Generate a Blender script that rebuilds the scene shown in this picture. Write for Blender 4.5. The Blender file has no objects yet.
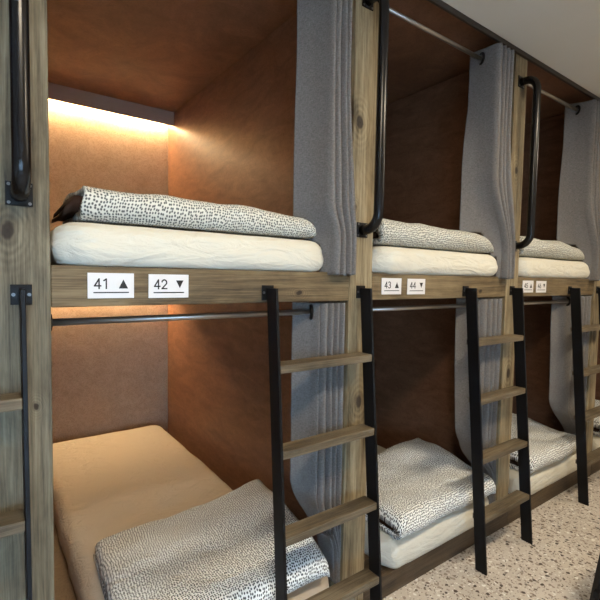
import bpy, bmesh, math, random
from mathutils import Vector, Matrix, noise
from math import pi, sin, cos, sqrt

random.seed(7)
SC = bpy.context.scene
COL = SC.collection

# ------------------------------------------------------------------ helpers
def link(o, parent=None):
    COL.objects.link(o)
    if parent is not None:
        o.parent = parent
    return o

def tag(o, label=None, cat=None, group=None, kind=None):
    if label: o['label'] = label
    if cat: o['category'] = cat
    if group: o['group'] = group
    if kind: o['kind'] = kind
    return o

def thing(name, label, cat, loc=(0, 0, 0), group=None):
    o = bpy.data.objects.new(name, None)
    o.empty_display_size = 0.05
    o.location = loc
    link(o)
    return tag(o, label, cat, group)

def mesh(name, bm, mats, parent=None, loc=(0, 0, 0), smooth=False, label=None):
    bmesh.ops.recalc_face_normals(bm, faces=bm.faces[:])
    me = bpy.data.meshes.new(name)
    bm.to_mesh(me)
    bm.free()
    if not isinstance(mats, (list, tuple)): mats = [mats]
    for m in mats: me.materials.append(m)
    if smooth:
        for p in me.polygons: p.use_smooth = True
    o = bpy.data.objects.new(name, me)
    o.location = loc
    link(o, parent)
    if label: o['label'] = label
    return o

def box(bm, x0, x1, y0, y1, z0, z1, bev=0.0, seg=2):
    r = bmesh.ops.create_cube(bm, size=1.0)
    vs = r['verts']
    for v in vs:
        v.co = Vector((x0 + (v.co.x + .5) * (x1 - x0), y0 + (v.co.y + .5) * (y1 - y0), z0 + (v.co.z + .5) * (z1 - z0)))
    if bev > 0:
        es = list({e for v in vs for e in v.link_edges})
        bmesh.ops.bevel(bm, geom=es, offset=bev, segments=seg, affect='EDGES', profile=.5)

def boxbm(*a, **k):
    bm = bmesh.new(); box(bm, *a, **k); return bm

def tube(bm, pts, r, n=16, caps=True):
    pts = [Vector(p) for p in pts]
    rings = []
    up = None
    for i, p in enumerate(pts):
        t = (pts[min(i + 1, len(pts) - 1)] - pts[max(i - 1, 0)]).normalized()
        if up is None:
            up = Vector((1, 0, 0)) if abs(t.x) < .9 else Vector((0, 0, 1))
        a = (up - t * up.dot(t)).normalized()
        b = t.cross(a)
        up = a
        rings.append([bm.verts.new(p + (a * cos(2 * pi * k / n) + b * sin(2 * pi * k / n)) * r) for k in range(n)])
    for i in range(len(rings) - 1):
        for k in range(n):
            bm.faces.new((rings[i][k], rings[i][(k + 1) % n], rings[i + 1][(k + 1) % n], rings[i + 1][k]))
    if caps:
        bm.faces.new(rings[0][::-1]); bm.faces.new(rings[-1])

def cyl(bm, c, axis, r, h, n=24):
    c = Vector(c); a = Vector(axis).normalized()
    tube(bm, [c - a * h / 2, c + a * h / 2], r, n)

def torus(bm, c, axis, R, r, n=24, m=8):
    c = Vector(c); a = Vector(axis).normalized()
    u = a.orthogonal().normalized(); w = a.cross(u)
    rings = []
    for i in range(n):
        d = u * cos(2 * pi * i / n) + w * sin(2 * pi * i / n)
        rings.append([bm.verts.new(c + d * (R + r * cos(2 * pi * k / m)) + a * r * sin(2 * pi * k / m)) for k in range(m)])
    for i in range(n):
        for k in range(m):
            bm.faces.new((rings[i][k], rings[(i + 1) % n][k], rings[(i + 1) % n][(k + 1) % m], rings[i][(k + 1) % m]))

def sstep(a, b, x):
    t = max(0., min(1., (x - a) / (b - a)))
    return t * t * (3 - 2 * t)

def catmull(pts, n):
    P = [Vector(p) for p in pts]
    P = [P[0] * 2 - P[1]] + P + [P[-1] * 2 - P[-2]]
    out = []
    for i in range(1, len(P) - 2):
        for k in range(n):
            t = k / n
            a, b, c, d = P[i - 1], P[i], P[i + 1], P[i + 2]
            out.append(.5 * ((2 * b) + (c - a) * t + (2 * a - 5 * b + 4 * c - d) * t * t + (3 * b - a - 3 * c + d) * t ** 3))
    out.append(P[-2])
    return out

# ------------------------------------------------------------------ materials
def newmat(name):
    m = bpy.data.materials.new(name)
    m.use_nodes = True
    nt = m.node_tree
    b = nt.nodes['Principled BSDF']
    return m, nt, b

def N(nt, typ, **k):
    n = nt.nodes.new(typ)
    for a, v in k.items():
        if a.startswith('i_'):
            n.inputs[a[2:].replace('_', ' ')].default_value = v
        else:
            setattr(n, a, v)
    return n

def ramp(nt, stops, interp='LINEAR'):
    r = nt.nodes.new('ShaderNodeValToRGB')
    r.color_ramp.interpolation = interp
    els = r.color_ramp.elements
    while len(els) < len(stops): els.new(.5)
    for e, (p, c) in zip(els, stops):
        e.position = p
        e.color = (c[0], c[1], c[2], 1)
    return r

def objcoord(nt, scale, rnd=True):
    tc = N(nt, 'ShaderNodeTexCoord')
    mp = N(nt, 'ShaderNodeMapping')
    mp.inputs['Scale'].default_value = scale
    src = tc.outputs['Object']
    if rnd:
        oi = N(nt, 'ShaderNodeObjectInfo')
        ml = N(nt, 'ShaderNodeVectorMath', operation='SCALE')
        ml.inputs[0].default_value = (17.3, 9.1, 13.7)
        nt.links.new(oi.outputs['Random'], ml.inputs['Scale'])
        ad = N(nt, 'ShaderNodeVectorMath', operation='ADD')
        nt.links.new(src, ad.inputs[0]); nt.links.new(ml.outputs[0], ad.inputs[1])
        src = ad.outputs[0]
    nt.links.new(src, mp.inputs['Vector'])
    return mp.outputs['Vector']

def plain(name, col, rough=.5, metal=0., spec=.5):
    m, nt, b = newmat(name)
    b.inputs['Base Color'].default_value = (*col, 1)
    b.inputs['Roughness'].default_value = rough
    b.inputs['Metallic'].default_value = metal
    b.inputs['Specular IOR Level'].default_value = spec
    return m

def wood(name, axis, dark, mid, light, knot=(0.018, 0.011, 0.007), rough=.65, bump=.3, knots=()):
    m, nt, b = newmat(name)
    L = nt.links.new
    ax = 'xyz'.index(axis)
    def ma(op, a, bv):
        q = N(nt, 'ShaderNodeMath', operation=op)
        L(a, q.inputs[0])
        if isinstance(bv, (int, float)): q.inputs[1].default_value = bv
        else: L(bv, q.inputs[1])
        return q.outputs[0]
    def ns(across, along, detail, rgh, dist):
        sc_ = [across] * 3; sc_[ax] = along
        n_ = N(nt, 'ShaderNodeTexNoise', i_Scale=1., i_Detail=detail, i_Roughness=rgh, i_Distortion=dist)
        L(objcoord(nt, sc_), n_.inputs['Vector'])
        return n_.outputs['Fac']
    rings = ns(17., 1.0, 4., .55, .5)
    sn = N(nt, 'ShaderNodeMath', operation='SINE'); L(ma('MULTIPLY', rings, 26.), sn.inputs[0])
    fine = ns(330., 7., 4., .75, 0.)
    mid_ = ns(70., 2.5, 5., .7, .3)
    blot = ns(7., 3., 5., .65, .6)
    g = ma('ADD', ma('MULTIPLY', sn.outputs[0], .07), ma('ADD', ma('MULTIPLY', fine, .75), ma('ADD', ma('MULTIPLY', mid_, .85), ma('MULTIPLY', blot, .95))))
    g = ma('ADD', g, -.775)
    # explicit knots (object coordinates across the face)
    kmask = None
    if knots:
        tc = N(nt, 'ShaderNodeTexCoord')
        nz = N(nt, 'ShaderNodeTexNoise', i_Scale=35., i_Detail=2.)
        L(tc.outputs['Object'], nz.inputs['Vector'])
        pj = N(nt, 'ShaderNodeVectorMath', operation='MULTIPLY_ADD')
        L(nz.outputs['Color'], pj.inputs[0]); pj.inputs[1].default_value = (.012, .012, .012); L(tc.outputs['Object'], pj.inputs[2])
        for (kx, kz, kr) in knots:
            sb = N(nt, 'ShaderNodeVectorMath', operation='SUBTRACT'); L(pj.outputs[0], sb.inputs[0]); sb.inputs[1].default_value = (kx + .006, .006, kz + .006)
            ml = N(nt, 'ShaderNodeVectorMath', operation='MULTIPLY'); L(sb.outputs[0], ml.inputs[0])
            ml.inputs[1].default_value = (1 / kr, .25 / kr, .62 / kr) if axis == 'z' else (.62 / kr, .25 / kr, 1 / kr)
            ln = N(nt, 'ShaderNodeVectorMath', operation='LENGTH'); L(ml.outputs[0], ln.inputs[0])
            core = ramp(nt, [(.0, (1, 1, 1)), (.28, (.85, .85, .85)), (.42, (.3, .3, .3)), (.55, (0, 0, 0))])
            L(ma('MULTIPLY', ln.outputs['Value'], .5), core.inputs['Fac'])
            halo = ramp(nt, [(.0, (1, 1, 1)), (.3, (.8, .8, .8)), (1., (0, 0, 0))])
            L(ma('MULTIPLY', ln.outputs['Value'], .26), halo.inputs['Fac'])
            rg = N(nt, 'ShaderNodeMath', operation='SINE'); L(ma('MULTIPLY', ln.outputs['Value'], 10.), rg.inputs[0])
            g = ma('ADD', g, ma('MULTIPLY', ma('MULTIPLY', rg.outputs[0], .09), halo.outputs['Color']))
            kmask = core.outputs['Color'] if kmask is None else ma('MAXIMUM', kmask, core.outputs['Color'])
    r = ramp(nt, [(.2, dark), (.5, mid), (.85, light)])
    L(g, r.inputs['Fac'])
    s3 = [3.4, 3.4, 3.4]; s3[ax] = 1.9
    v3 = objcoord(nt, s3)
    vo = N(nt, 'ShaderNodeTexVoronoi', i_Scale=1.)
    L(v3, vo.inputs['Vector'])
    kr = ramp(nt, [(.07, (.9, .9, .9)), (.11, (.5, .5, .5)), (.15, (0, 0, 0))])
    L(vo.outputs['Distance'], kr.inputs['Fac'])
    fac = kr.outputs['Color'] if kmask is None else ma('MAXIMUM', kmask, kr.outputs['Color'])
    mx = N(nt, 'ShaderNodeMix', data_type='RGBA')
    L(fac, mx.inputs['Factor']); L(r.outputs['Color'], mx.inputs['A'])
    mx.inputs['B'].default_value = (*knot, 1)
    L(mx.outputs['Result'], b.inputs['Base Color'])
    b.inputs['Roughness'].default_value = rough
    b.inputs['Specular IOR Level'].default_value = .3
    bp = N(nt, 'ShaderNodeBump', i_Strength=bump, i_Distance=.003)
    L(g, bp.inputs['Height']); L(bp.outputs[0], b.inputs['Normal'])
    return m

def panel_mat(name, ax_scale, dark, light, rough=.5):
    m, nt, b = newmat(name)
    L = nt.links.new
    v = objcoord(nt, ax_scale)
    n1 = N(nt, 'ShaderNodeTexNoise', i_Scale=3., i_Detail=7., i_Roughness=.65, i_Distortion=1.2)
    L(v, n1.inputs['Vector'])
    r = ramp(nt, [(.3, dark), (.7, light)])
    L(n1.outputs['Fac'], r.inputs['Fac'])
    v2 = objcoord(nt, [6, 6, 6])
    n2 = N(nt, 'ShaderNodeTexNoise', i_Scale=3., i_Detail=5., i_Roughness=.7, i_Distortion=2.5)
    L(v2, n2.inputs['Vector'])
    r2 = ramp(nt, [(.47, (1, 1, 1)), (.5, (.68, .64, .60)), (.53, (1, 1, 1))])
    L(n2.outputs['Fac'], r2.inputs['Fac'])
    mx = N(nt, 'ShaderNodeMix', data_type='RGBA', blend_type='MULTIPLY')
    mx.inputs['Factor'].default_value = 1.
    L(r.outputs['Color'], mx.inputs['A']); L(r2.outputs['Color'], mx.inputs['B'])
    L(mx.outputs['Result'], b.inputs['Base Color'])
    b.inputs['Roughness'].default_value = rough
    b.inputs['Specular IOR Level'].default_value = .3
    bp = N(nt, 'ShaderNodeBump', i_Strength=.08, i_Distance=.003)
    L(n1.outputs['Fac'], bp.inputs['Height']); L(bp.outputs[0], b.inputs['Normal'])
    return m

def sheet_mat(name, col):
    m, nt, b = newmat(name)
    L = nt.links.new
    v = objcoord(nt, (5, 9, 16))
    n1 = N(nt, 'ShaderNodeTexNoise', i_Scale=1.3, i_Detail=4., i_Roughness=.55, i_Distortion=1.8)
    L(v, n1.inputs['Vector'])
    v2 = objcoord(nt, (260, 260, 260))
    n2 = N(nt, 'ShaderNodeTexNoise', i_Scale=1., i_Detail=1.)
    L(v2, n2.inputs['Vector'])
    b.inputs['Base Color'].default_value = (*col, 1)
    b.inputs['Roughness'].default_value = .85
    b.inputs['Specular IOR Level'].default_value = .15
    b1 = N(nt, 'ShaderNodeBump', i_Strength=.55, i_Distance=.02)
    L(n1.outputs['Fac'], b1.inputs['Height'])
    b2 = N(nt, 'ShaderNodeBump', i_Strength=.1, i_Distance=.001)
    L(n2.outputs['Fac'], b2.inputs['Height']); L(b1.outputs[0], b2.inputs['Normal'])
    L(b2.outputs[0], b.inputs['Normal'])
    return m

def quilt_mat(name, scale, lo, hi, dot, white):
    m, nt, b = newmat(name)
    L = nt.links.new
    tc = N(nt, 'ShaderNodeTexCoord')
    nz = N(nt, 'ShaderNodeTexNoise', i_Scale=9., i_Detail=2.)
    L(tc.outputs['UV'], nz.inputs['Vector'])
    ad = N(nt, 'ShaderNodeVectorMath', operation='MULTIPLY_ADD')
    L(nz.outputs['Color'], ad.inputs[0]); ad.inputs[1].default_value = (.02, .02, 0); L(tc.outputs['UV'], ad.inputs[2])
    vo = N(nt, 'ShaderNodeTexVoronoi', voronoi_dimensions='2D', i_Scale=scale, i_Randomness=.5)
    L(ad.outputs[0], vo.inputs['Vector'])
    r = ramp(nt, [(lo, dot), (hi, white)])
    L(vo.outputs['Distance'], r.inputs['Fac'])
    L(r.outputs['Color'], b.inputs['Base Color'])
    b.inputs['Roughness'].default_value = .85
    b.inputs['Specular IOR Level'].default_value = .15
    v = objcoord(nt, (7, 11, 11))
    n1 = N(nt, 'ShaderNodeTexNoise', i_Scale=1.5, i_Detail=3., i_Distortion=1.)
    L(v, n1.inputs['Vector'])
    bp = N(nt, 'ShaderNodeBump', i_Strength=.5, i_Distance=.02)
    L(n1.outputs['Fac'], bp.inputs['Height']); L(bp.outputs[0], b.inputs['Normal'])
    return m

def curtain_mat():
    m, nt, b = newmat('grey_linen')
    L = nt.links.new
    v = objcoord(nt, (420, 420, 130))
    n1 = N(nt, 'ShaderNodeTexNoise', i_Scale=1., i_Detail=2.)
    L(v, n1.inputs['Vector'])
    v2 = objcoord(nt, (90, 90, 420))
    n2 = N(nt, 'ShaderNodeTexNoise', i_Scale=1., i_Detail=2.)
    L(v2, n2.inputs['Vector'])
    a = N(nt, 'ShaderNodeMath', operation='ADD'); L(n1.outputs['Fac'], a.inputs[0]); L(n2.outputs['Fac'], a.inputs[1])
    h = N(nt, 'ShaderNodeMath', operation='MULTIPLY'); h.inputs[1].default_value = .5; L(a.outputs[0], h.inputs[0])
    r = ramp(nt, [(.30, (.108, .102, .098)), (.70, (.222, .210, .201))])
    L(h.outputs[0], r.inputs['Fac']); L(r.outputs['Color'], b.inputs['Base Color'])
    b.inputs['Roughness'].default_value = .9
    b.inputs['Specular IOR Level'].default_value = .1
    bp = N(nt, 'ShaderNodeBump', i_Strength=.25, i_Distance=.001)
    L(h.outputs[0], bp.inputs['Height']); L(bp.outputs[0], b.inputs['Normal'])
    return m

def terrazzo_mat():
    m, nt, b = newmat('terrazzo')
    L = nt.links.new
    tc = N(nt, 'ShaderNodeTexCoord')
    base = (.58, .525, .465)
    nz = N(nt, 'ShaderNodeTexNoise', i_Scale=60., i_Detail=3.)
    L(tc.outputs['Object'], nz.inputs['Vector'])
    ad = N(nt, 'ShaderNodeVectorMath', operation='MULTIPLY_ADD')
    L(nz.outputs['Color'], ad.inputs[0]); ad.inputs[1].default_value = (.016, .016, .0); L(tc.outputs['Object'], ad.inputs[2])
    bl = N(nt, 'ShaderNodeTexNoise', i_Scale=3., i_Detail=4.)
    L(tc.outputs['Object'], bl.inputs['Vector'])
    br = ramp(nt, [(.3, tuple(c * .88 for c in base)), (.7, tuple(c * 1.06 for c in base))])
    L(bl.outputs['Fac'], br.inputs['Fac'])
    cur = br.outputs['Color']
    for sc_, lo, hi, stops in ((105., .40, .47, [(.0, (.13, .10, .08)), (.15, (.34, .28, .23)), (.30, base), (.74, (.74, .71, .66)), (.92, (.36, .31, .27))]),
                               (50., .37, .44, [(.0, (.07, .052, .042)), (.10, (.17, .13, .10)), (.20, (.32, .265, .22)), (.30, base), (.86, (.78, .76, .72)), (.93, (.30, .25, .21))])):
        vo = N(nt, 'ShaderNodeTexVoronoi', i_Scale=sc_)
        L(ad.outputs[0], vo.inputs['Vector'])
        sp = N(nt, 'ShaderNodeSeparateColor'); L(vo.outputs['Color'], sp.inputs[0])
        r = ramp(nt, stops, 'CONSTANT'); L(sp.outputs[0], r.inputs['Fac'])
        isb = ramp(nt, [(.0, (1, 1, 1)), (stops[2 if sc_ > 100 else 3][0], (0, 0, 0)), (stops[3 if sc_ > 100 else 4][0], (1, 1, 1))], 'CONSTANT'); L(sp.outputs[0], isb.inputs['Fac'])
        mk = ramp(nt, [(lo, (1, 1, 1)), (hi, (0, 0, 0))]); L(vo.outputs['Distance'], mk.inputs['Fac'])
        f = N(nt, 'ShaderNodeMath', operation='MULTIPLY'); L(isb.outputs['Color'], f.inputs[0]); L(mk.outputs['Color'], f.inputs[1])
        mx = N(nt, 'ShaderNodeMix', data_type='RGBA')
        L(f.outputs[0], mx.inputs['Factor']); L(cur, mx.inputs['A']); L(r.outputs['Color'], mx.inputs['B'])
        cur = mx.outputs['Result']
    L(cur, b.inputs['Base Color'])
    b.inputs['Roughness'].default_value = .5
    b.inputs['Specular IOR Level'].default_value = .3
    return m

def plaster(name, col):
    m, nt, b = newmat(name)
    L = nt.links.new
    v = objcoord(nt, (1, 1, 1), rnd=False)
    n1 = N(nt, 'ShaderNodeTexNoise', i_Scale=2., i_Detail=5.)
    L(v, n1.inputs['Vector'])
    r = ramp(nt, [(.3, tuple(c * .94 for c in col)), (.7, col)])
    L(n1.outputs['Fac'], r.inputs['Fac']); L(r.outputs['Color'], b.inputs['Base Color'])
    b.inputs['Roughness'].default_value = .9
    return m

def emit(name, col, s):
    m, nt, b = newmat(name)
    b.inputs['Base Color'].default_value = (*col, 1)
    b.inputs['Emission Color'].default_value = (*col, 1)
    b.inputs['Emission Strength'].default_value = s
    return m

PCOL = ((.080, .058, .031), (.235, .184, .108), (.40, .325, .205))
M_POSTS = {1: wood('pale_knotty_post_wood', 'z', *PCOL, knots=((-.026, 1.935, .022), (.004, .875, .022), (-.04, 1.62, .010))),
           2: wood('pale_post_wood', 'z', *PCOL, knots=((-.01, 1.93, .018), (.0, .86, .024))),
           3: wood('pale_end_post_wood', 'z', *PCOL)}
M_POSTS[4] = M_POSTS[3]
M_POSTS[0] = M_POSTS[-1] = wood('grey_weathered_post_wood', 'z', (.040, .034, .024), (.135, .115, .076), (.26, .225, .155), knots=((-.027, 1.452, .019), (.025, 1.03, .007)))
M_BEAM = wood('weathered_beam_wood', 'x', (.046, .032, .018), (.138, .099, .054), (.25, .187, .105), knots=((.26, .03, .010),))
M_PLANK = wood('dark_plank_wood', 'x', (.03, .020, .013), (.075, .052, .031), (.13, .092, .056))
M_RUNG = wood('rung_wood', 'x', (.045, .034, .021), (.120, .092, .058), (.225, .18, .117))
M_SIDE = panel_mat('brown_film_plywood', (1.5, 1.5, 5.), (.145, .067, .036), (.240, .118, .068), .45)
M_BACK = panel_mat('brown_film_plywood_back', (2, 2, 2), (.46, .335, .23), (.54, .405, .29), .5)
M_DECK = panel_mat('plywood_deck', (3, 1, 3), (.16, .10, .055), (.25, .17, .10), .6)
M_VAL = plain('grey_brown_board', (.30, .235, .20), .5)
M_SHEET = sheet_mat('white_cotton_sheet', (.64, .615, .53))
M_SHEET_SHADED = sheet_mat('white_sheet_painted_shade', (.55, .475, .385))  # white sheet with the dim warm light put into its colour
M_QUILT = quilt_mat('dotted_cotton', 132., .24, .43, (.095, .10, .10), (.64, .635, .57))
M_QUILT_BOLD = quilt_mat('bold_dotted_cotton', 124., .28, .39, (.045, .05, .058), (.86, .87, .85))
M_FOLD_SHADE = plain('painted_fold_shade', (.035, .018, .012), .9, spec=.1)  # inner quilt layers; the shade inside the folds is put into this colour
M_CURT = curtain_mat()
M_BLACK = plain('black_powder_coat', (.006, .006, .007), .5, spec=.2)
M_TUBE = plain('black_gloss_tube', (.006, .006, .007), .25, spec=.35)
M_ROD = plain('brushed_dark_steel', (.34, .31, .28), .32, metal=.9)
M_SCREW = plain('dark_steel_screw', (.16, .16, .16), .4, metal=1.)
M_SIGN = plain('white_plastic', (.70, .685, .69), .4)
M_INK = plain('black_ink', (.012, .012, .014), .6)
M_FLOOR = terrazzo_mat()
M_CEIL = plaster('grey_white_plaster', (.72, .69, .62))
M_WALL = plaster('pale_wall_paint', (.58, .55, .50))
M_TRIM = plain('dark_trim', (.035, .026, .02), .5)
M_LED = emit('warm_led', (1., .76, .43), 215.)
M_LED_SOFT = emit('warm_led_dimmed', (1., .76, .43), 125.)
M_LEDOFF = plain('unlit_led', (.6, .55, .45), .5)
M_DIFF = emit('lamp_diffuser', (1., .93, .82), 4.)
M_FRAME = plain('window_frame_white', (.7, .7, .68), .4)

def glass_mat():
    m, nt, b = newmat('window_glass')
    b.inputs['Base Color'].default_value = (1, 1, 1, 1)
    b.inputs['Transmission Weight'].default_value = 1.
    b.inputs['Roughness'].default_value = 0.
    b.inputs['IOR'].default_value = 1.05
    return m
M_GLASS = glass_mat()

# ------------------------------------------------------------------ dimensions
W, PW, PD = 1.10, .118, .118          # bay pitch, post width, post depth
ZBT, ZBB, ZPL = 1.375, 1.270, .100    # beam top, beam bottom, base plank top
ZPC, ZRC = 2.548, 2.530               # pod ceiling, room ceiling
YB = 2.138
BAYTXT = {-1: 'the outer left bay', 0: 'the 41 and 42 bay', 1: 'the 43 and 44 bay',
          2: 'the 45 and 46 bay', 3: 'the farthest bay at right'}

# ------------------------------------------------------------------ room
X0, X1, Y0 = -2.3, 5.6, -2.6
def struct(name, bm, mat, **k):
    o = mesh(name, bm, mat, **k); o['kind'] = 'structure'; return o
struct('floor', boxbm(X0 - .1, X1 + .1, Y0 - .1, YB + .12, -.1, 0), M_FLOOR)
struct('ceiling', boxbm(X0 - .1, X1 + .1, Y0 - .1, 0, ZRC, ZRC + .1), M_CEIL)
struct('wall_back', boxbm(X0 - .1, X1 + .1, YB + .02, YB + .12, 0, 2.63), M_WALL)
struct('wall_right', boxbm(X1, X1 + .1, Y0, YB + .02, 0, ZRC), M_WALL)
struct('wall_left', boxbm(X0 - .1, X0, Y0, YB + .02, 0, ZRC), M_WALL)
bm = bmesh.new()                      # aisle wall opposite the bunks, with a low wide window near the left end
WX0, WX1, WZ0, WZ1 = -1.7, .4, .30, 1.60
box(bm, X0 - .1, WX0, Y0 - .1, Y0, 0, ZRC); box(bm, WX1, X1 + .1, Y0 - .1, Y0, 0, ZRC)
box(bm, WX0, WX1, Y0 - .1, Y0, 0, WZ0); box(bm, WX0, WX1, Y0 - .1, Y0, WZ1, ZRC)
struct('wall_front', bm, M_WALL)
bm = bmesh.new()
for a in ((WX0, WX0 + .05, WZ0, WZ1), (WX1 - .05, WX1, WZ0, WZ1), (WX0 + .05, WX1 - .05, WZ0, WZ0 + .05), (WX0 + .05, WX1 - .05, WZ1 - .05, WZ1)):
    box(bm, a[0], a[1], Y0 - .07, Y0 - .02, a[2], a[3])
win = struct('window_1', bm, M_FRAME)
mesh('pane', boxbm(WX0 + .05, WX1 - .05, Y0 - .049, Y0 - .044, WZ0 + .05, WZ1 - .05), M_GLASS, win)
struct('trim_1', boxbm(-1.3, 5.5, -.014, -.001, 2.505, ZRC, bev=.002), M_TRIM)

# ------------------------------------------------------------------ bunk carcass
POSTTXT = {-1: 'wooden post at the outer left end of the bunks', 0: 'broad grey-brown wooden post at left edge beside the 41 sign',
           1: 'light knotty wooden post between the 42 and 43 signs', 2: 'wooden post between the 44 and 45 signs',
           3: 'wooden post at the right edge past the 46 sign', 4: 'wooden post closing the far end of the bunks'}
for k in range(-1, 5):
    xr = W * k
    bm = boxbm(-PW / 2, PW / 2, 0, PD, 0 if k < 2 else ZPL + .001, ZRC - .002, bev=.003)
    o = mesh('bunk_post', bm, M_POSTS[k], loc=(xr - PW / 2, 0, 0))
    tag(o, POSTTXT[k], 'post', 'upright posts of the bunk row')
    bm = boxbm(-.01, .01, 0, YB - .004 - PD - .002, 0, ZPC - .004)
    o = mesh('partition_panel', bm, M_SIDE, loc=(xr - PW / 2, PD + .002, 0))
    tag(o, 'brown plywood partition panel behind the ' + POSTTXT[k].replace('broad ', ''), 'panel', 'partition panels')

for k in range(-1, 4):
    xa, xb = W * k, W * k + W - PW
    xc = (xa + xb) / 2; hw = (xb - xa) / 2 - .0008
    t = BAYTXT[k]
    o = mesh('bunk_beam', boxbm(-hw, hw, 0, PD, 0, ZBT - ZBB, bev=.003), M_BEAM, loc=(xc, .002, ZBB))
    tag(o, 'brown timber beam under the upper mattress of ' + t, 'beam', 'front beams')
    o = mesh('base_plank', boxbm(-hw, hw + (PW if k >= 1 else 0), 0, PD, 0, ZPL, bev=.003), M_PLANK, loc=(xc, .001, 0))
    tag(o, 'dark timber base plank on the floor below ' + t, 'plank', 'base planks')
    pa, pb = W * k - PW / 2 + .011, W * (k + 1) - PW / 2 - .011
    pc, ph = (pa + pb) / 2, (pb - pa) / 2
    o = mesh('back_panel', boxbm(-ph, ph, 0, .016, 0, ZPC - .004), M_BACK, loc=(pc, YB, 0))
    tag(o, 'brown plywood back panel closing ' + t, 'panel', 'back panels')
    o = mesh('upper_deck', boxbm(-ph, ph, 0, YB - .002 - PD - .004, 0, .07), M_DECK, loc=(pc, PD + .004, ZBT - .07))
    tag(o, 'plywood deck carrying the upper mattress of ' + t, 'bed deck', 'upper bed decks')
    o = mesh('lower_deck', boxbm(-ph, ph, 0, YB - .002 - PD - .004, 0, ZPL), M_DECK, loc=(pc, PD + .004, 0))
    tag(o, 'plywood deck carrying the lower mattress of ' + t, 'bed deck', 'lower bed decks')
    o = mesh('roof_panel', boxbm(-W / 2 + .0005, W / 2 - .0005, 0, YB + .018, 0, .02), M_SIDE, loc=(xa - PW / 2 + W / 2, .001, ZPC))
    tag(o, 'brown plywood roof panel over the upper bunk of ' + t, 'panel', 'roof panels')
    # light valances, upper and lower
    for which, zc in (('upper', ZPC), ('lower', ZBT - .07)):
        on = (k == 0)
        r = thing('light_valance', '%s light board at the back of the %s bunk in %s' % ('lit' if on else 'unlit', which, t), 'bed light', (pc, YB, zc), 'light valances')
        mesh('valance_board', boxbm(-ph + .001, ph - .001, -.135, -.117, -.098, -.001, bev=.001), M_VAL, r)
        mesh('led_strip', boxbm(-ph + .02, ph - .02, -.030, -.002, -.056, -.046), (M_LED if which == 'upper' else M_LED_SOFT) if on else M_LEDOFF, r)

# ------------------------------------------------------------------ rods and curtains
def rod(k, z, which):
    xa, xb = W * k, W * k + W - PW
    r = thing('curtain_rod', 'thin dark metal curtain rod across the %s bunk of %s' % (which, BAYTXT[k]), 'curtain rod', (xa, .055, z), 'curtain rods')
    L_ = xb - xa
    bm = bmesh.new(); tube(bm, [(.004, 0, 0), (L_ - .004, 0, 0)], .0095, 16)
    mesh('rod', bm, M_ROD, r, smooth=True)
    for x in (.0035, L_ - .0035):
        bm = bmesh.new(); cyl(bm, (x, 0, 0), (1, 0, 0), .022, .006)
        mesh('rod_flange', bm, M_BLACK, r)

def curtain(k, which, ztop, zbot, rodz, ctrl, xmap, zcut, cx, seed):
    """ctrl: plan points relative to the bay's left; xmap(x, z) -> x; zcut(x) -> lower edge of that strip"""
    xa = W * k
    path = catmull([(p[0], p[1], 0) for p in ctrl], 7)
    nz = 112
    bm = bmesh.new()
    rows = []
    keep = set()
    for j in range(nz + 1):
        row = []
        for i, p in enumerate(path):
            z = zbot + (ztop - zbot) * j / nz
            x = xmap(p.x, z)
            f = i / len(path)
            a = sstep(rodz, rodz - .35, z)
            wob = noise.noise(Vector((f * 2.5 + seed, z * 1.1, 0))) * .009 * a * (sstep(1.5, 1.75, z) if which == 'upper' else 1)
            wy = noise.noise(Vector((f * 4. + seed * 2, z * 1.5, 5.))) * .010 * a
            zz = z + (noise.noise(Vector((f * 6, seed, 2.))) * .008 if j == 0 else 0)
            keep.add((j, i)) if z >= zcut(p.x, x) - .001 else None
            yy = p.y + (max(wy, -.003) if which == 'lower' else wy)
            if which == 'upper' and x > .962: yy = min(yy, -.006)
            row.append(bm.verts.new((x + wob * sstep(0, .15, 1 - f), yy - .055, zz - rodz)))
        rows.append(row)
    for j in range(nz):
        for i in range(len(path) - 1):
            if (j, i) in keep and (j, i + 1) in keep:
                bm.faces.new((rows[j][i], rows[j][i + 1], rows[j + 1][i + 1], rows[j + 1][i]))
    bmesh.ops.delete(bm, geom=[v for v in bm.verts if not v.link_faces], context='VERTS')
    lab = 'grey linen curtain at right of the %s bunk in %s' % (which, BAYTXT[k])
    r = thing('curtain', lab, 'curtain', (xa, .055, rodz), 'grey bunk curtains')
    o = mesh('fabric', bm, M_CURT, r, smooth=True)
    md = o.modifiers.new('thick', 'SOLIDIFY'); md.thickness = .003; md.offset = 0
    bm = bmesh.new(); torus(bm, (cx, 0, 0), (.85, -.5, 0), .024, .0065)
    mesh('eyelet', bm, M_BLACK, r, smooth=True)

def folds(S, E, yf, yb, wid=(.30, .24, .20, .26), gap=.008):
    """plan of a gathered curtain: a loose flap ending at S, then rounded folds up to E"""
    x0 = S - .064
    p = [(x0, .112), (x0 + .022, .085), (x0 + .043, .055), (x0 + .057, .022)]
    tot = E - S - gap * (len(wid) - 1)
    a = S
    for q, wq in enumerate(wid):
        w_ = wq * tot / sum(wid); b_ = a + w_
        p += [(a, yf + .034), (a + .08 * w_, yf + .015), (a + .32 * w_, yf), (a + .68 * w_, yf + .001), (a + .92 * w_, yf + .015), (b_, yf + .036)]
        if q < len(wid) - 1: p += [(b_ + .001, yb), (b_ + gap - .001, yb)]
        a = b_ + gap
    return p
ET = [.935, .905, .885, .93]           # right end at the rod, upper
SU = [.842, .765, .740, .83]          # where the folds begin, upper
SL = [.866, .790, .770, .85]          # and lower
LU = [.795, .715, .665, .75]          # left edge of the flap, upper
TU = [.797, .775, .690, .76]          # left edge at the rod
LL = [.800, .715, .640, .75]
XM = [.882, .922, .917, .88]
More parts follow.
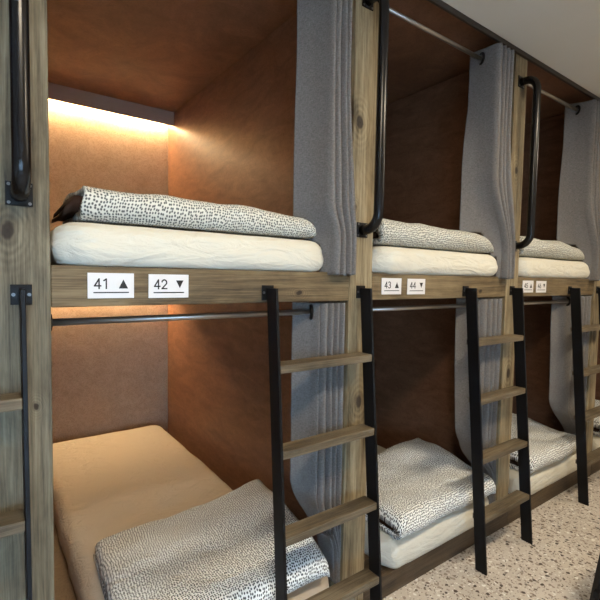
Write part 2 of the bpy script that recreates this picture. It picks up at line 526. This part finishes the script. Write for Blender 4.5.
for k in range(0, 4):
    rod(k, 2.437, 'upper'); rod(k, 1.228, 'lower')
    S, E = SU[k], .982
    Q, MR = [.830, .875, .860, .84][k], [.878, .912, .907, .87][k]     # right ends of quilt and mattress
    def su(x, z, k=k, S=S, E=E, MR=MR):
        xl = LU[k] + (TU[k] - LU[k]) * sstep(1.85, 2.44, z)
        e = .986 - (.986 - ET[k]) * sstep(1.42, 2.1, z)
        lo2 = sstep(1.63 if k in (0, 3) else 1.88, 1.49, z)
        xm = S * (1 - lo2) + (MR + .001) * lo2
        if x < S:
            return xm - (S - x) / .064 * max(xm - xl, .01)
        return xm + (x - S) * (e - xm) / (E - S)
    def zc(x, xw, k=k, Q=Q, MR=MR):
        zt = [1.572, 1.588, 1.588, 1.575][k]
        if xw < Q - .05: return zt
        if xw < Q: return zt + (1.480 - zt) * (xw - Q + .05) / .05
        if xw < MR - .016: return 1.468
        return 1.366
    def zl(x, xw, k=k):
        return 0. if xw >= [.93, .90, .89, .9][k] else [.395, .345, .345, .35][k]
    S2, E2 = SL[k], .975
    def sl(x, z, k=k, S=S2, E=E2):
        xl = LL[k] + (.035 * sstep(1.1, .5, z) if k else 0)
        xl += (.948 - xl) * sstep(.60, .27, z)
        xf = S + (E - .024 - S) * sstep(.52, .28, z)
        if x < S:
            t = (S - x) / .064
            return xf - t * max(xf - xl, .003)
        return xf + (x - S) * (E - xf) / (E - S)
    curtain(k, 'upper', 2.482, 1.366, 2.437, folds(S, E, -.038, .055), su, zc, su(S - .021, 2.437), 3 + k * 7)
    curtain(k, 'lower', 1.262, [.17, .16, .15, .15][k], 1.228, folds(S2, E2, .006, .09), sl, zl, sl(S2 - .021, 1.228), 5 + k * 11)

# ------------------------------------------------------------------ bedding
def mattress(name, label, group, x0, x1, y0, y1, z0, h, seed, rot=0., mat=None):
    w, d = x1 - x0, y1 - y0
    R = .075
    def outline(ins):
        r = max(R - ins * .6, .02)
        pts = []
        hx, hy = w / 2 - ins, d / 2 - ins
        for (cx, cy, a0) in ((hx - r, hy - r, 0), (-hx + r, hy - r, 90), (-hx + r, -hy + r, 180), (hx - r, -hy + r, 270)):
            for i in range(9):
                a = math.radians(a0 + 90 * i / 8)
                pts.append((cx + r * cos(a), cy + r * sin(a)))
        # resample straight runs
        out = []
        n = len(pts)
        for i in range(n):
            a, b = pts[i], pts[(i + 1) % n]
            m = 1 if (i % 9) != 8 else (24 if (i // 9) % 2 == 0 else 30)
            for q in range(m):
                t = q / m
                out.append((a[0] + (b[0] - a[0]) * t, a[1] + (b[1] - a[1]) * t))
        return out
    er = h * .42
    prof = [(.022, 0.), (.008, .006), (.0, .02)]
    for i in range(1, 5): prof.append((-.004 * sin(pi * i / 5), .02 + (h - er - .02) * i / 5))
    for i in range(0, 7):
        a = pi / 2 * i / 6
        prof.append((er * (1 - cos(a)) , h - er + er * sin(a)))
    prof += [(er + .05, h + .003), (er + .12, h + .005), (er + .22, h + .006), (min(w, d) / 2 - .02, h + .006)]
    bm = bmesh.new()
    rings = []
    for (ins, z) in prof:
        ring = []
        for j, (x, y) in enumerate(outline(ins)):
            f = sstep(0, .04, z) * (1 if z < h - .01 else .4)
            q = Vector((x * 7 + seed, y * 7, z * 6))
            dn = noise.noise(q) * .008 * f + noise.noise(q * 3.1) * .003 * f
            # gathered folds at the sheet corners
            cx, cy = abs(abs(x) - w / 2), abs(abs(y) - d / 2)
            cg = max(0, 1 - sqrt(cx * cx + cy * cy) / .16)
            dn += cg * .006 * sin(48 * (x - y) + seed) * sstep(h, h * .4, z)
            L_ = sqrt(x * x + y * y) + 1e-6
            nx, ny = (x / (w / 2)), (y / (d / 2))
            if z >= h - .002:
                ring.append(bm.verts.new((x, y, z + dn * .7)))
            else:
                ex, ey = (math.copysign(1, x) if cx < cy else 0), (math.copysign(1, y) if cy <= cx else 0)
                ring.append(bm.verts.new((x + ex * dn, y + ey * dn, z)))
        rings.append(ring)
    n = len(rings[0])
    for i in range(len(rings) - 1):
        for j in range(n):
            bm.faces.new((rings[i][j], rings[i][(j + 1) % n], rings[i + 1][(j + 1) % n], rings[i + 1][j]))
    bm.faces.new(rings[0][::-1]); bm.faces.new(rings[-1])
    o = mesh(name, bm, mat or M_SHEET, loc=((x0 + x1) / 2, (y0 + y1) / 2, z0), smooth=True)
    o.rotation_euler.z = rot
    return tag(o, label, 'mattress', group)

def quilt(label, group, x0, x1, y0, y1, z0, h, seed, hfun, rot=0., lin=.012, endround=(.02, .07), shear=0., mat=None, widen=0.):
    """folded quilt: one outer layer wrapped round the front edge over folded inner layers painted dark as shade"""
    w, d = x1 - x0, y1 - y0
    t = h * .24
    # outer centreline in (y, z): rear bottom -> front -> rear top -> tuck
    def cl_outer():
        p = []
        ro = (h - t) / 2
        for i in range(14): p.append((d - (d - ro) * i / 13. , t / 2))
        for i in range(1, 12):
            a = -pi / 2 - pi * i / 12
            p.append((ro + ro * cos(a), h / 2 + ro * sin(a)))
        for i in range(22): p.append((ro + (d - ro - t * .6) * i / 21., h - t / 2))
        for i in range(1, 6):
            a = pi / 2 - pi * .5 * i / 5
            p.append((d - t * .6 + t * .6 * cos(a), h - t / 2 - t * .6 + t * .6 * sin(a)))
        return p
    def cl_inner():
        p = []
        ri = (h - 3 * t) / 2
        yy = h * .55
        for i in range(10): p.append((d - .02 - (d - .02 - yy - ri) * i / 9., 1.5 * t))
        for i in range(1, 8):
            a = -pi / 2 - pi * i / 8
            p.append((yy + ri + ri * cos(a), h / 2 + ri * sin(a)))
        for i in range(10): p.append((yy + ri + (d - .03 - yy - ri) * i / 9., h - 1.5 * t))
        return p
    def build(cl, th, xa, xb, nx, er):
        n = len(cl)
        nor = []
        for i in range(n):
            a, b = cl[max(i - 1, 0)], cl[min(i + 1, n - 1)]
            dy, dz = b[0] - a[0], b[1] - a[1]
            L_ = sqrt(dy * dy + dz * dz) + 1e-9
            nor.append((-dz / L_, dy / L_))
        s = [0.]
        for i in range(1, n): s.append(s[-1] + sqrt((cl[i][0] - cl[i - 1][0]) ** 2 + (cl[i][1] - cl[i - 1][1]) ** 2))
        loop = [(cl[i][0] + nor[i][0] * th / 2, cl[i][1] + nor[i][1] * th / 2, s[i]) for i in range(n)]
        loop += [(cl[i][0] - nor[i][0] * th / 2, cl[i][1] - nor[i][1] * th / 2, s[i] + .003) for i in range(n - 1, -1, -1)]
        bm = bmesh.new()
        uvl = bm.loops.layers.uv.new('UVMap')
        cols = []
        for ix in range(nx + 1):
            x = xa + (xb - xa) * ix / nx
            col = []
            for (y, z, sv) in loop:
                el, er_ = er
                f = 1.
                dl, dr = x - xa, xb - x
                if el > 0 and dl < el: f *= .62 + .38 * sqrt(max(0, 1 - (1 - dl / el) ** 2))
                if er_ > 0 and dr < er_: f *= .25 + .75 * sqrt(max(0, 1 - (1 - dr / er_) ** 2))
                yy = y
                hs = hfun(x / w, y / d) * f
                zf = z / h
                nz_ = noise.noise(Vector((x * 5 + seed, y * 5, 0))) * .012 + noise.noise(Vector((x * 13 + seed, y * 11, 3))) * .004
                ny_ = noise.noise(Vector((x * 4 + seed, 7, z * 8))) * .012 + .010 * (1 - f)
                nx_ = noise.noise(Vector((seed, y * 6, z * 20))) * .010
                zz = z * hs + nz_ * zf * hs
                col.append((bm.verts.new((x + nx_ + shear * y + widen * y * x / w, yy + ny_, max(zz, .0005))), x, sv))
            cols.append(col)
        m = len(loop)
        for ix in range(nx):
            for j in range(m):
                q = [cols[ix][j], cols[ix][(j + 1) % m], cols[ix + 1][(j + 1) % m], cols[ix + 1][j]]
                fc = bm.faces.new([v[0] for v in q])
                for lp, v in zip(fc.loops, q): lp[uvl].uv = (v[1] + seed, v[2])
        # end strips between the two sides of the sheet
        for col in (cols[0], cols[-1]):
            for i in range(n - 1):
                q = [col[i], col[i + 1], col[m - 2 - i], col[m - 1 - i]]
                fc = bm.faces.new([v[0] for v in q])
                for lp, v in zip(fc.loops, q): lp[uvl].uv = (v[1] + seed, v[2])
        return bm
    r = thing('folded_quilt', label, 'quilt', (x0, y0, z0), group)
    r.rotation_euler.z = rot
    mesh('cover', build(cl_outer(), t * .96, 0, w, 70, endround), mat or M_QUILT, r, smooth=True)
    mesh('inner_fold', build(cl_inner(), t * .92, lin, w - .05, 40, (.02, .08)), M_FOLD_SHADE, r, smooth=True, label='inner quilt layers, fold shade painted dark brown')
    return r

flat = lambda u, v: 1.
h_up = lambda u, v: 1.05 - .12 * u - .10 * sstep(.6, 1., u)
BT = {0: '41 and 42', 1: '43 and 44', 2: '45 and 46'}
UM = [(.012, .880), (1.135, 2.010), (2.235, 3.105), (3.32, 4.17)]
LM = [(.135, .945), (1.245, 2.045), (2.345, 3.140), (3.42, 4.22)]
for k in range(4):
    nm = ('of the ' + BT[k] + ' bay') if k in BT else 'of the farthest bay'
    a, b = UM[k]
    mattress('mattress', 'cream sheeted mattress on the upper bunk ' + nm, 'mattresses on the upper bunks', a, b, -.014, 1.93, ZBT, .112, 3. + k)
    a, b = LM[k]
    mattress('mattress', ('shade-tinted white' if k == 0 else 'white') + ' sheeted mattress on the lower bunk ' + nm, 'mattresses on the lower bunks', a, b, -.014, 2.05, ZPL, .133, 13. + k, mat=M_SHEET_SHADED if k == 0 else None)

quilt('dotted black and white quilt folded on the upper bunk of the 41 and 42 bay', 'quilts on the upper bunks',
        .076, .830, .02, .36, ZBT + .120, .088, 1., h_up, endround=(0, .055), lin=-.032)
quilt('dotted black and white quilt folded on the upper bunk of the 43 and 44 bay', 'quilts on the upper bunks',
      1.165, 1.975, .02, .50, ZBT + .120, .105, 2., lambda u, v: 1.02 - .10 * u - .14 * sstep(.6, 1., u))
quilt('dotted black and white quilt folded on the upper bunk of the 45 and 46 bay', 'quilts on the upper bunks',
      2.27, 3.06, .02, .50, ZBT + .120, .105, 3., lambda u, v: 1.05 - .08 * u - .22 * sstep(.6, 1., u))
quilt('dotted black and white quilt folded on the lower bunk of the 41 and 42 bay', 'quilts on the lower bunks',
      .165, .890, -.03, .59, ZPL + .141, .085, 4., lambda u, v: .95 + .12 * sin(u * 3) - .15 * sstep(.55, 1., v) + .65 * sstep(.60, .95, u) * sstep(-.1, .35, v), endround=(.04, .05), shear=.06, widen=.09, mat=M_QUILT_BOLD)
quilt('dotted black and white quilt heaped on the lower bunk of the 43 and 44 bay', 'quilts on the lower bunks',
      1.275, 2.005, -.03, .47, ZPL + .141, .10, 5., lambda u, v: .95 + .15 * u + .55 * sstep(.1, .8, v) * sstep(.1, .85, u), endround=(.05, .04), shear=.03, mat=M_QUILT_BOLD)
quilt('dotted black and white quilt folded on the lower bunk of the 45 and 46 bay', 'quilts on the lower bunks',
      2.39, 3.07, -.03, .53, ZPL + .141, .10, 6., lambda u, v: 1.05 + .3 * sstep(.2, .8, v), endround=(.05, .05), shear=.03, mat=M_QUILT_BOLD)
quilt('black and white dotted quilt folded on the lower bunk of the farthest bay', 'quilts on the lower bunks',
      3.46, 4.14, -.03, .53, ZPL + .141, .12, 8., flat, endround=(.05, .05), shear=.03, mat=M_QUILT_BOLD)

# ------------------------------------------------------------------ ladders
LADTXT = {-1: 'black steel ladder with wooden rungs at the left edge, on the broad post',
          0: 'large black steel ladder with wooden rungs in front of the 41 and 42 bay',
          1: 'black steel ladder with wooden rungs right of the 43 and 44 signs',
          2: 'black steel ladder with wooden rungs right of the 45 and 46 signs, at right edge'}
ZT, YT, YF, SD = 1.318, -.003, -.112, .056
RUNGS = (1.060, .788, .515, .243)
for k in range(-1, 3):
    ox = W * k
    r = thing('bunk_ladder', LADTXT[k], 'ladder', (ox + .83, -.1, 0), 'bunk ladders')
    def lp(x, y, z): return (x - .83, y + .1, z)
    xs = (.621, 1.0385)
    for x in xs:
        bm = bmesh.new()
        v = []
        for xx in (x - .005, x + .005):
            for (y, z) in ((YF, 0), (YF - SD, 0), (YT - SD, ZT), (YT, ZT)):
                v.append(bm.verts.new(lp(xx, y, z)))
        for f in ((0, 1, 2, 3), (7, 6, 5, 4), (0, 4, 5, 1), (1, 5, 6, 2), (2, 6, 7, 3), (3, 7, 4, 0)):
            bm.faces.new([v[i] for i in f])
        bmesh.ops.bevel(bm, geom=bm.edges[:], offset=.0012, segments=1, affect='EDGES')
        st = mesh('stile', bm, M_BLACK, r)
        bm = bmesh.new()
        p = lp(x, 0, 1.303)
        box(bm, p[0] - .022, p[0] + .022, p[1] - .0045, p[1] - .0005, p[2] - .024, p[2] + .024, bev=.001)
        br = mesh('wall_bracket', bm, M_BLACK, st)
        for sx in (-.016, .016):
            bm = bmesh.new(); cyl(bm, (p[0] + sx, p[1] - .0055, p[2]), (0, 1, 0), .0042, .003, 12)
            mesh('screw', bm, M_SCREW, r)
    for z in RUNGS:
        yb = YF + (YT - YF) * z / ZT
        a = lp(xs[0] + .0055, 0, z); b = lp(xs[1] - .0055, 0, z)
        yf = yb - SD + .002 + .1
        bm = boxbm(a[0], b[0], yf, yf + .066, z - .0135, z + .0135, bev=.003)
        mesh('rung', bm, M_RUNG, r)

# ------------------------------------------------------------------ grab rails
RAILTXT = {0: 'black tubular grab rail on the broad post at left', 1: 'black tubular grab rail on the post between the 42 and 43 signs',
           2: 'black tubular grab rail on the post between the 44 and 45 signs', 3: 'black tubular grab rail on the post past the 46 sign'}
for k in range(0, 4):
    r = thing('grab_rail', RAILTXT[k], 'grab rail', (W * k - .0625, 0, 1.538), 'grab rails on the posts')
    H = .842; yo = -.086; R = .06
    pts = [(0, -.004, 0)]
    for i in range(0, 9):
        a = pi / 2 * i / 8
        pts.append((0, yo + R - R * sin(a), R - R * cos(a)))
    for i in range(1, 12): pts.append((0, yo, R + (H - 2 * R) * i / 12))
    for i in range(0, 9):
        a = pi / 2 * i / 8
        pts.append((0, yo + R - R * cos(a), H - R + R * sin(a)))
    pts.append((0, -.004, H))
    bm = bmesh.new(); tube(bm, pts, .0185, 20)
    mesh('tube', bm, M_TUBE, r, smooth=True)
    for z in (0, H):
        pl = mesh('mount_plate', boxbm(-.0275, .0275, -.0045, -.0005, z - .0275, z + .0275, bev=.001), M_BLACK, r)
        for sx in (-1, 1):
            for sz in (-1, 1):
                bm = bmesh.new(); cyl(bm, (sx * .021, -.0052, z + sz * .021), (0, 1, 0), .0036, .002, 12)
                mesh('screw', bm, M_SCREW, pl)

# ------------------------------------------------------------------ number signs
def arc(cx, cz, rx, rz, a0, a1, n=16):
    return [(cx + rx * cos(math.radians(a0 + (a1 - a0) * i / n)), cz + rz * sin(math.radians(a0 + (a1 - a0) * i / n))) for i in range(n + 1)]
GLYPH = {   # centre-line strokes in a box 0..0.6 wide, 0..1 high
    '1': [[(.12, .80), (.34, .96), (.34, .02)]],
    '2': [arc(.30, .68, .25, .28, 165, -30, 16) + [(.06, .04), (.58, .04)]],
    '3': [arc(.28, .73, .22, .23, 150, -90, 14), arc(.28, .27, .25, .23, 90, -150, 14)],
    '4': [[(.44, .02), (.44, .96), (.03, .28), (.60, .28)]],
    '5': [[(.54, .96), (.16, .96), (.11, .55)] + arc(.29, .33, .26, .29, 118, -145, 16)],
    '6': [[(.42, .96), (.10, .44)] + arc(.30, .30, .25, .26, 150, -215, 22)],
}
def text_bm(st, h, x, z, y):
    bm = bmesh.new()
    r = h * .068
    for ch in st:
        for pl in GLYPH[ch]:
            pts = [(x + px * h, z + pz * h) for px, pz in pl]
            for (a, b) in zip(pts[:-1], pts[1:]):
                dx, dz = b[0] - a[0], b[1] - a[1]
                L_ = sqrt(dx * dx + dz * dz) + 1e-9
                dx, dz = dx / L_ * r, dz / L_ * r
                q = [(a[0] - dx * .8 - dz, a[1] - dz * .8 + dx), (b[0] + dx * .8 - dz, b[1] + dz * .8 + dx),
                     (b[0] + dx * .8 + dz, b[1] + dz * .8 - dx), (a[0] - dx * .8 + dz, a[1] - dz * .8 - dx)]
                f0 = [bm.verts.new((u, y - .0002, v)) for u, v in q]
                f1 = [bm.verts.new((u, y + .0003, v)) for u, v in q]
                bm.faces.new(f0); bm.faces.new(f1[::-1])
                for i in range(4): bm.faces.new((f0[i], f0[(i + 1) % 4], f1[(i + 1) % 4], f1[i]))
        x += h * .76
    return bm

def sign(num, up, cx, cz, lab):
    r = thing('number_sign', lab, 'sign', (cx, .0015, cz), 'bed number signs')
    w, h = .0575, .033
    mesh('plate', boxbm(-w, w, -.003, 0, -h, h, bev=.0006), M_SIGN, r)
    y = -.0034
    mesh('numeral', text_bm(num, .0265, -.042, -.008, y), M_INK, r)
    bm = bmesh.new()
    tri = [(.018, -.0075), (.042, -.0075), (.030, .0165)] if up else [(.020, .0165), (.042, .0165), (.031, -.0055)]
    a = [bm.verts.new((px, y - .0002, pz)) for px, pz in tri]; b = [bm.verts.new((px, y + .0003, pz)) for px, pz in tri]
    bm.faces.new(a); bm.faces.new(b[::-1])
    for i in range(3): bm.faces.new((a[i], a[(i + 1) % 3], b[(i + 1) % 3], b[i]))
    mesh('arrow', bm, M_INK, r)
    mesh('underline', boxbm(-.044, .044, y - .0002, y + .0003, -.0195, -.0165), M_INK, r)
for k in range(3):
    a, b = str(41 + 2 * k), str(42 + 2 * k)
    sign(a, True, W * k + [.1395, .112, .107][k], 1.3245, 'white sign reading %s with an upward arrow, on the timber beam' % a)
    sign(b, False, W * k + [.2935, .265, .2565][k], 1.3235, 'white sign reading %s with a downward arrow, on the timber beam' % b)

# ------------------------------------------------------------------ stool at the lower right corner
r = thing('stool', 'black stool cut off by the lower right corner of the photo', 'stool', (2.033, -.695, 0))
for sx in (-1, 1):
    for sy in (-1, 1):
        bm = bmesh.new()
        tube(bm, [(sx * .15, sy * .15, .0), (sx * .108, sy * .108, .42)], .024, 4)
        mesh('leg', bm, M_BLACK, r)
bm = bmesh.new()
box(bm, -.13, .13, -.13, .13, .42, .45, bev=.006)
mesh('seat', bm, M_BLACK, r)
for q in (-1, 1):
    mesh('stretcher', boxbm(-.178, .178, q * .138 - .010, q * .138 + .010, .075, .105, bev=.002), M_BLACK, r)

# ------------------------------------------------------------------ lamps and daylight
def area(name, loc, rot, sx, sy, power, col, parent=None):
    ld = bpy.data.lights.new(name, 'AREA')
    ld.shape = 'RECTANGLE'; ld.size = sx; ld.size_y = sy; ld.energy = power; ld.color = col
    o = bpy.data.objects.new(name, ld); o.location = loc; o.rotation_euler = rot
    link(o, parent); return o
for i, (lx, ly) in enumerate(((.1, -1.2), (1.9, -1.2), (3.7, -1.2))):
    r = thing('ceiling_light', ['flat ceiling light nearest the left window', 'flat ceiling light in the middle of the aisle', 'flat ceiling light at the far end of the aisle'][i], 'ceiling light', (lx, ly, ZRC), 'ceiling lights')
    mesh('lamp_housing', boxbm(-.32, .32, -.12, .12, -.035, -.001, bev=.004), M_FRAME, r)
    mesh('diffuser', boxbm(-.30, .30, -.10, .10, -.040, -.0352), M_DIFF, r)
    area('lamp', (0, 0, -.045), (0, 0, 0), .58, .19, [28, 31, 23][i], (1., .84, .61), r)
area('daylight', ((WX0 + WX1) / 2, Y0 - .2, (WZ0 + WZ1) / 2 + .1), (math.radians(82), 0, 0), WX1 - WX0, WZ1 - WZ0, 75, (.42, .69, 1.))

w = bpy.data.worlds.new('world'); SC.world = w; w.use_nodes = True
w.node_tree.nodes['Background'].inputs[0].default_value = (.55, .72, 1., 1)
w.node_tree.nodes['Background'].inputs[1].default_value = .6

# ------------------------------------------------------------------ camera
F, CX, CY, CZ, YAW, PIT, ROL = 439.15, -.1361, -1.2285, 1.3580, .6269, -.0538, .0182
f = Vector((sin(YAW) * cos(PIT), cos(YAW) * cos(PIT), sin(PIT)))
rt = Vector((cos(YAW), -sin(YAW), 0)); up = rt.cross(f)
r2 = rt * cos(ROL) + up * sin(ROL); u2 = -rt * sin(ROL) + up * cos(ROL)
cam = bpy.data.cameras.new('camera')
cam.sensor_fit = 'HORIZONTAL'; cam.sensor_width = 36; cam.lens = F / 600 * 36; cam.clip_start = .02
co = bpy.data.objects.new('camera', cam); COL.objects.link(co)
co.matrix_world = Matrix(((r2.x, u2.x, -f.x, CX), (r2.y, u2.y, -f.y, CY), (r2.z, u2.z, -f.z, CZ), (0, 0, 0, 1)))
SC.camera = co
SC.view_settings.view_transform = 'Standard'
SC.view_settings.look = 'None'
SC.view_settings.gamma = 1
SC.view_settings.use_curve_mapping = False
SC.view_settings.exposure = 0.0
